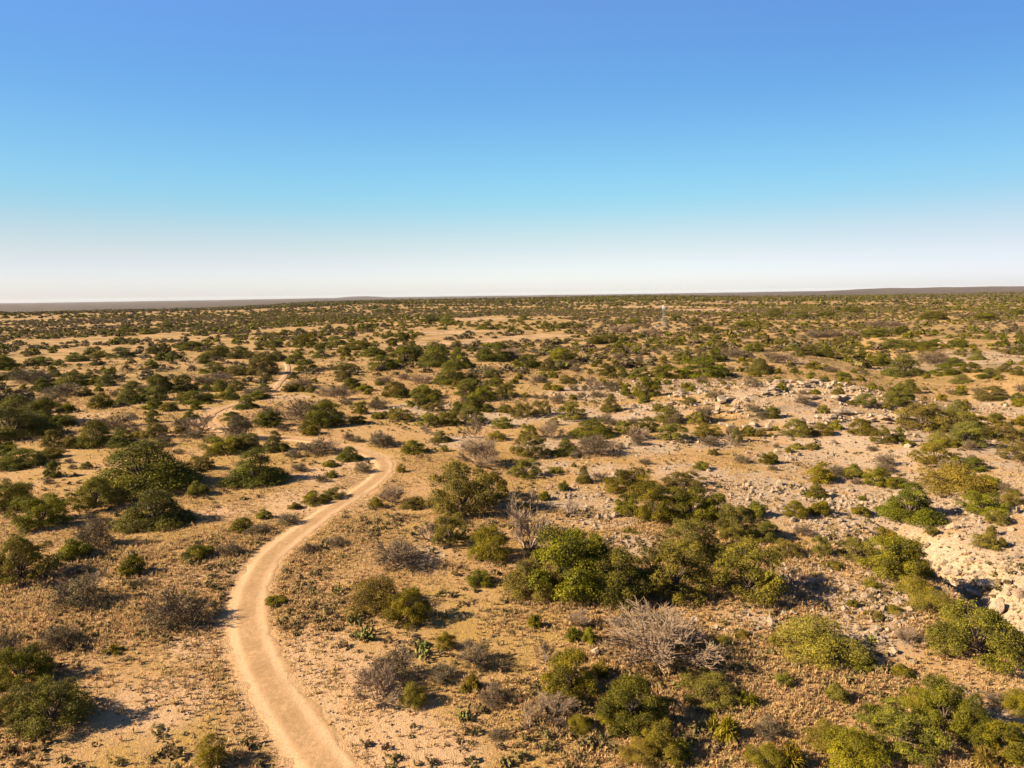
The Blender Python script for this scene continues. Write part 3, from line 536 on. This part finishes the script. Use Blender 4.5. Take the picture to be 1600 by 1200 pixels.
for (k_, x, y, w, h), lab in zip(entries, LAB):
    p = hit(x, y - h * .06); d = math.hypot(*p); m = ppm(*p); Wd = w / m; el = math.atan2(CAM_H, d)
    back = .34 * Wd * (1.0 if d < 300 else .3); p = p * (1 + back / d); m = ppm(*p); Wd = w / m * (1.0 if k_ in 'GTDFPUW' else 1.06 if w > 50 else .98)
    Hh = ((1.02 if w > 50 else .95) * h / m - .32 * Wd * math.sin(el)) / math.cos(el)
    if k_ == 'P': Hh = min(max(Hh, .25 * Wd), .42 * Wd)
    elif k_ in 'UWF': Hh = min(max(Hh, .3 * Wd), .8 * Wd)
    else: Hh = min(max(Hh, .36 * Wd), 1.25 * Wd)
    place(k_, p[0], p[1], Wd, Hh, random.uniform(0, 6.28) if k_ != 'F' else .1, lab); OCC.append((p[0], p[1], Wd * .42))

# ---------------------------------------------------------------- windmill and its stock tank
def box_bar(a, b, t):
    return tube([a, b], [t, t], 4)
def windmill():
    p = hit(1037, 511); X, Y = p; z = float(height(X, Y)); HT = 11.3
    root = link('windmill', None, label='lone steel windmill with lattice tower, wheel and tail on the far plain', cat='windmill'); root.location = (X, Y, z - .1); root.rotation_euler = (0, 0, .35)
    steel = plain_mat('galvanised_steel', (0.24, 0.24, 0.23), (0.17, 0.17, 0.17), 3, .5, 0, 0); dk = plain_mat('dark_steel', (0.09, 0.08, 0.08), (0.13, 0.1, 0.09), 3, .6, 0, 0)
    b, t = 1.35, .22
    cs = [(-1, -1), (1, -1), (1, 1), (-1, 1)]
    lv = lambda c, f: (c[0] * (b + (t - b) * f), c[1] * (b + (t - b) * f), HT * f)
    for c in cs:
        V, Fc = box_bar(lv(c, 0), lv(c, 1), .085); link('leg', mk_mesh('leg', V, Fc, None, steel), root)
    br = []
    for q in range(6):
        f0, f1 = q / 6, (q + 1) / 6
        for k in range(4): br += [box_bar(lv(cs[k], f0), lv(cs[(k + 1) % 4], f1), .03), box_bar(lv(cs[(k + 1) % 4], f0), lv(cs[k], f1), .03), box_bar(lv(cs[k], f1), lv(cs[(k + 1) % 4], f1), .035)]
    V, Fc = joinp(br); o = link('brace', mk_mesh('brace', V, Fc, None, steel), root)
    V, Fc = joinp([box_bar((-.55, y_, HT * .84), (.55, y_, HT * .84), .07) for y_ in np.linspace(-.55, .55, 9)]); link('platform', mk_mesh('platform', V, Fc, None, dk), root)
    V, Fc = joinp([tube([(-.1, 0, HT), (.8, 0, HT + .15)], [.22, .18], 8), tube([(0, 0, HT - .4), (0, 0, HT + .3)], [.12, .1], 8)]); link('gearbox', mk_mesh('gearbox', V, Fc, None, dk), root)
    wh = link('wheel', mk_mesh('wheel', *joinp([tube([(0, R * math.cos(a), R * math.sin(a)) for a in np.linspace(0, 6.2832, 33)], [.035] * 33, 4) for R in (.55, 1.35)]), None, steel), root); wh.location = (-.35, 0, HT + .1)
    Vb = np.array([[.05, -.09, .5], [-.05, .09, .5], [-.1, .19, 1.65], [.1, -.19, 1.65], [.07, -.09, .5], [-.03, .09, .5], [-.08, .19, 1.65], [.12, -.19, 1.65]]); Fb = np.array([[0, 1, 2, 3], [7, 6, 5, 4], [0, 3, 7, 4], [1, 5, 6, 2], [3, 2, 6, 7], [0, 4, 5, 1]])
    bm_ = mk_mesh('blade', Vb, Fb, None, steel)
    for k in range(18): o = link('blade', bm_, wh); o.rotation_euler = (k / 18 * 6.2832, 0, 0)
    Vt = np.array([[.5, 0, -.03], [1.9, 0, -.3], [3.0, 0, -.55], [3.0, 0, .6], [1.9, 0, .35], [.5, 0, .05]]); Vt = np.concatenate([Vt, Vt + [0, .03, 0]])
    ft = np.array([[0, 1, 4, 5], [1, 2, 3, 4], [6, 11, 10, 7], [7, 10, 9, 8], [0, 6, 7, 1], [1, 7, 8, 2], [2, 8, 9, 3], [3, 9, 10, 4], [4, 10, 11, 5], [5, 11, 6, 0]])
    o = link('tail_vane', mk_mesh('tail_vane', Vt, ft, None, steel), root); o.location = (0, 0, HT + .1)
    OCC.append((X, Y, 3))
    p = hit(1025, 511); zz = float(height(*p)); th = np.arange(24) / 24 * 6.2832
    def ring(r, h): return np.stack([r * np.cos(th), r * np.sin(th), 0 * th + h], -1)
    Rg = [ring(1.1, 0), ring(1.1, .78), ring(1.16, .8), ring(1.16, .86), ring(1.04, .86), ring(1.04, .6)]; V = np.concatenate(Rg); k = 24
    Fc = np.concatenate([np.stack([i * k + np.arange(k), i * k + (np.arange(k) + 1) % k, (i + 1) * k + (np.arange(k) + 1) % k, (i + 1) * k + np.arange(k)], -1) for i in range(5)])
    o = link('stock_tank', None, label='small pale round stock tank at the foot of the windmill', cat='water tank'); o.location = (p[0], p[1], zz - .03)
    link('tank_wall', mk_mesh('tank_wall', V, Fc, None, steel), o)
    Vw = np.concatenate([ring(1.03, .7), [[0, 0, .7]]]); Fw = np.stack([np.arange(24), (np.arange(24) + 1) % 24, np.full(24, 24)], -1)
    link('water_surface', mk_mesh('water_surface', Vw, Fw, None, plain_mat('tank_water', (0.05, 0.07, 0.08), (0.04, 0.05, 0.06), 2, .1, 0, 0)), o)
windmill()

# ---------------------------------------------------------------- boulders
BO = [(1557, 968, 28, 30, 'big white boulder beside the black hollow of the gully at the right edge'), (1592, 940, 30, 26, 'pale rock block at the right edge behind the big white boulder'),
      (1520, 938, 34, 16, 'low pale rock slab on the gully rim behind the big white boulder'), (1545, 925, 40, 12, 'long flat rock slab on the stony slope above the gully'),
      (1299, 787, 14, 9, 'small white rock beside the round green bush on the stony slope'), (1122, 647, 14, 15, 'upright grey rock at the left end of the rock ledges'),
      (1242, 962, 14, 8, 'flat pale rock in the shade edge right of the front trees'), (1085, 972, 18, 9, 'pale rock at the sunlit edge below the front tree clump'), (1118, 985, 18, 8, 'broad pale slab right of the rock below the front tree clump'),
      (930, 1025, 20, 14, 'pale rock lying left of the very wide leafless shrub'), (648, 995, 8, 7, 'little white rock behind the yellow lit prickly pear'), (1150, 640, 16, 10, 'grey block second from the left on the rock ledges')]
for x, y, w, h, lab in BO:
    p = hit(x, y); m = ppm(*p); Wd = w / m; p = p * (1 + .3 * Wd / math.hypot(*p)); place('R', p[0], p[1], Wd * .85, max(h / m * .9, .3 * Wd), random.uniform(0, 6), lab, sink=.08); OCC.append((p[0], p[1], Wd * .4))
RQ = []
for _ in range(9000):
    X, Y = rng.uniform(22, 84), rng.uniform(62, 140); w, st = ledges(np.array(X), np.array(Y))
    q = (Y - 92 + 7 * vn(X, Y, 14, 31) + 2.5 * vn(X, Y, 4, 32)) / 9.0; fr = q - math.floor(q)
    if w > .3 and fr < .28 and vn(X, Y, 7, 41) > .42: RQ.append((X, Y, rng.uniform(.3, 1.15) * (1.5 if rng.random() < .12 else .85)))
    if len(RQ) > 1300: break
RQ.sort(key=lambda r: -r[2])
for X, Y, s in RQ[:150]: RB = place('R', X, Y, s * 1.15, s * rng.uniform(.45, .85), rng.normal(0, .45), ('big' if s > 1.25 else 'middling' if s > .9 else 'small') + ' limestone block ' + where(*project(X, Y)), 'blocks along the rock ledges', sink=.1); RB.scale.x *= random.uniform(1.0, 2.3)
OCCA = np.array(OCC)
roadarr = np.array(ROADS)

# ---------------------------------------------------------------- scattered growth
def clear_of(X, Y, r, road_w=1.6, occ=.8):
    ok = pdist(X, Y, ROAD)[0] > road_w + r * .5
    for cx, cy, cr in OCCA: ok &= np.hypot(X - cx, Y - cy) > cr * occ + r * .35
    return ok
def wedge(n, r0_, r1, amax=47, seed=0):
    R_ = np.random.default_rng(seed); r = np.sqrt(R_.uniform(r0_**2, r1**2, n)); a = np.radians(R_.uniform(-amax, amax, n)); return r * np.sin(a), r * np.cos(a)
def merge(name, protos, X, Y, Wd, Hh, mat, label=None, seed=0, sink=.03, smooth=False):
    """one mesh of many copies; protos: list of (V, F, tint)"""
    R_ = np.random.default_rng(seed); n = len(X); pick = R_.integers(0, len(protos), n); VV, FF, TT, HH = [], [], [], []; off = 0; Z = height(X, Y) - sink * Wd
    for k, (V, Fc, t) in enumerate(protos):
        m = pick == k; c = m.sum()
        if not c: continue
        a = R_.uniform(0, 6.283, c); ca, sa = np.cos(a)[:, None], np.sin(a)[:, None]; w = Wd[m][:, None]; hh_ = Hh[m][:, None]
        P = np.stack([(V[None, :, 0] * ca - V[None, :, 1] * sa) * w + X[m][:, None], (V[None, :, 0] * sa + V[None, :, 1] * ca) * w + Y[m][:, None], V[None, :, 2] * hh_ + Z[m][:, None]], -1).reshape(-1, 3)
        Fm = (Fc[None] + (np.arange(c) * len(V))[:, None, None]).reshape(-1, Fc.shape[1]) + off
        VV.append(P); FF.append(Fm); TT.append(np.tile(t if t is not None else np.full(len(V), .5), c)); HH.append(np.repeat(R_.random(c), len(V))); off += len(P)
    me = mk_mesh(name, np.concatenate(VV), np.concatenate(FF), dict(tint=np.concatenate(TT), hue=np.concatenate(HH)), mat, smooth)
    return link(name, me, kind='stuff', label=label, cat=None)
def low_crown(seed, lobes, n, leaf, hh=.6, shape='dome', spars=1.0):
    V, Fc, t, C = crown(seed, lobes, n, leaf, hh, 0, shape, (.14, .24), spars); V[:, 2] /= hh; return V, Fc, t
PB = [low_crown(700 + i, 9, 420, .085) for i in range(4)]; PM = [low_crown(720 + i, 7, 130, .15) for i in range(4)]; PF = [low_crown(740 + i, 5, 46, .26) for i in range(4)]
PG = [low_crown(760 + i, 9, 300, .06, .6, 'dome', .75) for i in range(3)]
# middle distance: the nearest ones as plants of their own, the rest as cover
def field(n, a, b, seed, dens, wlo, whi, clump=(22, 55)):
    X, Y = wedge(n, a, b, 47, seed); R_ = np.random.default_rng(seed + 1)
    v = .5 * vn(X, Y, clump[0], seed) + .5 * vn(X, Y, clump[1], seed + 5); sand = blobmask(X, Y, SANDY) + .5 * blobmask(X, Y, ROCKY)
    k = (v - .35 * sand > dens) ; X, Y = X[k], Y[k]; Wd = R_.uniform(wlo, whi, len(X))**1.0 * (1 + .5 * (R_.random(len(X)) < .12)); ok = clear_of(X, Y, Wd * .5) & ((X > -.05 * Y) | (np.hypot(X, Y) > 85) | (np.random.default_rng(seed + 2).random(len(X)) < .12)); return X[ok], Y[ok], Wd[ok]
def order(X, Y, Wd): i = np.argsort(-Wd / np.hypot(X, Y)); return X[i], Y[i], Wd[i]
def individuals(k_, X, Y, Wd, n, lab, grp, hr=(.5, .8)):
    X, Y, Wd = order(X, Y, Wd)
    for x, y, w in zip(X[:n], Y[:n], Wd[:n]): 
        q = random.uniform(*hr); place(k_, x, y, w, w * q, random.uniform(0, 6.28), (('broad ' if w > .82 * Wd.max() else 'low ' if q < .58 else 'rounded ') + lab + ' ' + where(*project(x, y))), grp)
    return X[n:], Y[n:], Wd[n:]
nb = sum(e[0] == 'B' for e in entries); nj = sum(e[0] == 'J' for e in entries); ng = sum(e[0] == 'G' for e in entries)
X, Y, Wd = field(1250, 105, 420, 800, .53, 2.0, 4.6, (16, 45)); X, Y, Wd = individuals('J', X, Y, Wd, 300 - nj, 'dark juniper', 'junipers of the middle distance')
merge('juniper_cover', PB, X, Y, Wd, Wd * .62, M['juniper_s'], 'dark junipers dotting the plain beyond the road', 1)
X, Y, Wd = field(1300, 60, 300, 810, .45, .9, 2.2); X, Y, Wd = individuals('B', X, Y, Wd, 300 - nb, 'green scrub bush', 'low green bushes between the trees')
merge('bush_cover', PB, X, Y, Wd, Wd * .6, M['green_s'], 'low green bushes too many to count', 2)
X, Y, Wd = field(1150, 78, 300, 820, .42, .8, 2.2); X, Y, Wd = individuals('G', X, Y, Wd, 300 - ng, 'grey scrub bush', 'low grey bushes between the trees')
merge('grey_brush_cover', PG, X, Y, Wd, Wd * .5, M['sage_s'], 'low grey brush too many to count', 3)
for nm, n, a, b, sd_, dn, lo, hi, P_, mt in (('sage_scrub', 13500, 170, 900, 830, .42, 1.4, 3.8, PM, 'sage_s'), ('olive_scrub', 9000, 170, 900, 840, .50, 1.6, 4.0, PM, 'olive_s'), ('juniper_scrub', 7500, 400, 1100, 850, .545, 2.4, 5.0, PM, 'juniper_s'),
        ('far_sage_scrub', 9000, 900, 2600, 860, .42, 3, 7, PF, 'sage_s'), ('far_juniper_scrub', 17000, 1000, 3200, 870, .53, 3.5, 8, PF, 'juniper_s'), ('far_olive_scrub', 7000, 900, 3000, 880, .46, 3, 7, PF, 'olive_s')):
    X, Y, Wd = field(n, a, b, sd_, dn, lo, hi, (40, 130) if a < 800 else (90, 300)); merge(nm, P_, X, Y, Wd, Wd * np.random.default_rng(sd_).uniform(.32, .6, len(X)), M[mt], seed=sd_)
R_ = np.random.default_rng(77); n = 2600; r = np.sqrt(R_.uniform(1350**2, 1850**2, n)); a = np.radians(R_.uniform(-23, 30, n)); X, Y = r * np.sin(a), r * np.cos(a); k = vn(X, Y, 220, 78) * .6 + vn(X, Y, 60, 79) * .4 > .36; X, Y = X[k], Y[k]
Wd = R_.uniform(6, 11, len(X)); merge('ridge_trees', PF, X, Y, Wd, R_.uniform(2.5, 5.5, len(X)), M['juniper_s'], 'dark trees along the far ridge', 78)
# grass tufts, forbs, stones
def tuft(seed, n, wd, hh, L=.5):
    V, Fc, t = blades(seed, n, L, wd, hh, .25); V[:, 2] /= hh; return V, Fc, t
TU = [tuft(900 + i, 13, .05, .5) for i in range(5)]
R_ = np.random.default_rng(5)
def thin(X, Y, keepfun): k = R_.random(len(X)) < keepfun(X, Y); return X[k], Y[k]
def tf(X, Y): return np.clip(3.4 * vn(X, Y, 3.5, 61) * vn(X, Y, 14, 62) - .22, 0.05, 1) * (1 - .65 * blobmask(X, Y, ROCKY)) * (1 - .5 * blobmask(X, Y, SANDY))
X1, Y1 = wedge(80000, 20, 62, 47, 911); X2, Y2 = wedge(70000, 62, 190, 47, 912); X, Y = np.concatenate([X1, X2]), np.concatenate([Y1, Y2]); X, Y = thin(X, Y, tf); k = pdist(X, Y, ROAD)[0] > 1.7; X, Y = X[k], Y[k]
Wd = R_.uniform(.15, .48, len(X)) * (1 + .004 * np.hypot(X, Y)); merge('dry_grass', TU, X, Y, Wd, Wd * R_.uniform(.35, .8, len(X)), M['straw'], seed=91)
def blade5(seed):
    q = np.random.default_rng(seed); n = 5; a = q.uniform(0, 6.28, n); p = np.stack([q.uniform(-.4, .4, n), q.uniform(-.4, .4, n), np.zeros(n)], -1); w = np.stack([np.cos(a), np.sin(a), 0 * a], -1) * .10
    tp = p + np.stack([q.normal(0, .22, n), q.normal(0, .22, n), q.uniform(.6, 1.1, n)], -1)
    return np.stack([p - w, p + w, tp + w * .3, tp - w * .3], 1).reshape(-1, 3), np.arange(4 * n).reshape(n, 4), np.repeat(q.uniform(.1, 1, n), 4)
X1, Y1 = wedge(190000, 20, 85, 47, 941); X, Y = thin(X1, Y1, lambda x, y: np.clip(3.6 * vn(x, y, 2.2, 63) * vn(x, y, 9, 64) - .28, .10, 1) * (1 - .7 * blobmask(x, y, ROCKY))); k = pdist(X, Y, ROAD)[0] > 1.35; X, Y = X[k], Y[k]
Wd = R_.uniform(.10, .30, len(X)); merge('short_grass', [blade5(990 + i) for i in range(6)], X, Y, Wd, Wd * R_.uniform(.3, .6, len(X)), M['straw'], seed=95)
PT = [low_crown(780 + i, 6, 34, .20) for i in range(4)]
X1, Y1 = wedge(6000, 20, 62, 47, 921); X2, Y2 = wedge(26000, 62, 260, 47, 922); X, Y = np.concatenate([X1, X2]), np.concatenate([Y1, Y2]); X, Y = thin(X, Y, lambda x, y: np.clip(vn(x, y, 5, 71) * 1.5 - .35, 0, 1)); k = pdist(X, Y, ROAD)[0] > 1.6; X, Y = X[k], Y[k]
Wd = R_.uniform(.18, .75, len(X)) ; merge('low_forbs', PT, X, Y, Wd, Wd * R_.uniform(.35, .75, len(X)), M['forb'], seed=92)
V, Fc = ico(1); st = []
for i in range(5):
    r_ = np.random.default_rng(950 + i); v = V * r_.uniform(.6, 1.1, (len(V), 1)) * np.array([.5, .38, .45]); v[:, 2] += .15; st.append((v, Fc, None))
def stonef(X, Y): return np.clip(.035 + .62 * blobmask(X, Y, ROCKY) * vn(X, Y, 3, 81) * 1.6 + .25 * (vn(X, Y, 6, 82) > .62), 0, 1)
X1, Y1 = wedge(60000, 20, 75, 47, 931); X2, Y2 = wedge(50000, 75, 180, 47, 932); X, Y = np.concatenate([X1, X2]), np.concatenate([Y1, Y2]); X, Y = thin(X, Y, stonef); k = pdist(X, Y, ROAD)[0] > 1.5; X, Y = X[k], Y[k]
Wd = np.minimum(R_.lognormal(-2.15, .75, len(X)), .16 + .7 * blobmask(X, Y, ROCKY)) * (1 + .006 * np.hypot(X, Y)); merge('loose_stones', st, X, Y, Wd, Wd * .8, M['rock'], seed=93)
rq = np.array(RQ[150:]); 
if len(rq): merge('ledge_rubble', st, rq[:, 0], rq[:, 1], rq[:, 2], rq[:, 2] * .8, M['rock'], 'rubble along the rock ledges', 94)
byl = defaultdict(list)
for o, d in ALL: byl[o['label']].append((d, o))
for l_, ii in byl.items():
    if len(ii) > 1:
        ii.sort(key=lambda t: t[0])
        for r_, (d, o) in enumerate(ii): o['label'] = ('nearest ' if r_ == 0 else ordinal(r_ + 1) + ' nearest ') + l_


# ---------------------------------------------------------------- the air itself
HZ = 30000.0
V = np.array([[x, y, z] for z in (-45, 85) for y in (-HZ, HZ) for x in (-HZ, HZ)]); Fc = np.array([[0, 2, 3, 1], [4, 5, 7, 6], [0, 1, 5, 4], [2, 6, 7, 3], [0, 4, 6, 2], [1, 3, 7, 5]])
hm = bpy.data.materials.new('haze_air'); hm.use_nodes = True; ht = hm.node_tree; ht.nodes.clear(); ho = ht.nodes.new('ShaderNodeOutputMaterial'); hv = ht.nodes.new('ShaderNodeVolumePrincipled')
hv.inputs['Color'].default_value = (.80, .86, 1, 1); hv.inputs['Density'].default_value = 0.9e-5; ht.links.new(hv.outputs[0], ho.inputs['Volume'])
link('haze', mk_mesh('haze', V, Fc, None, hm), kind='stuff')
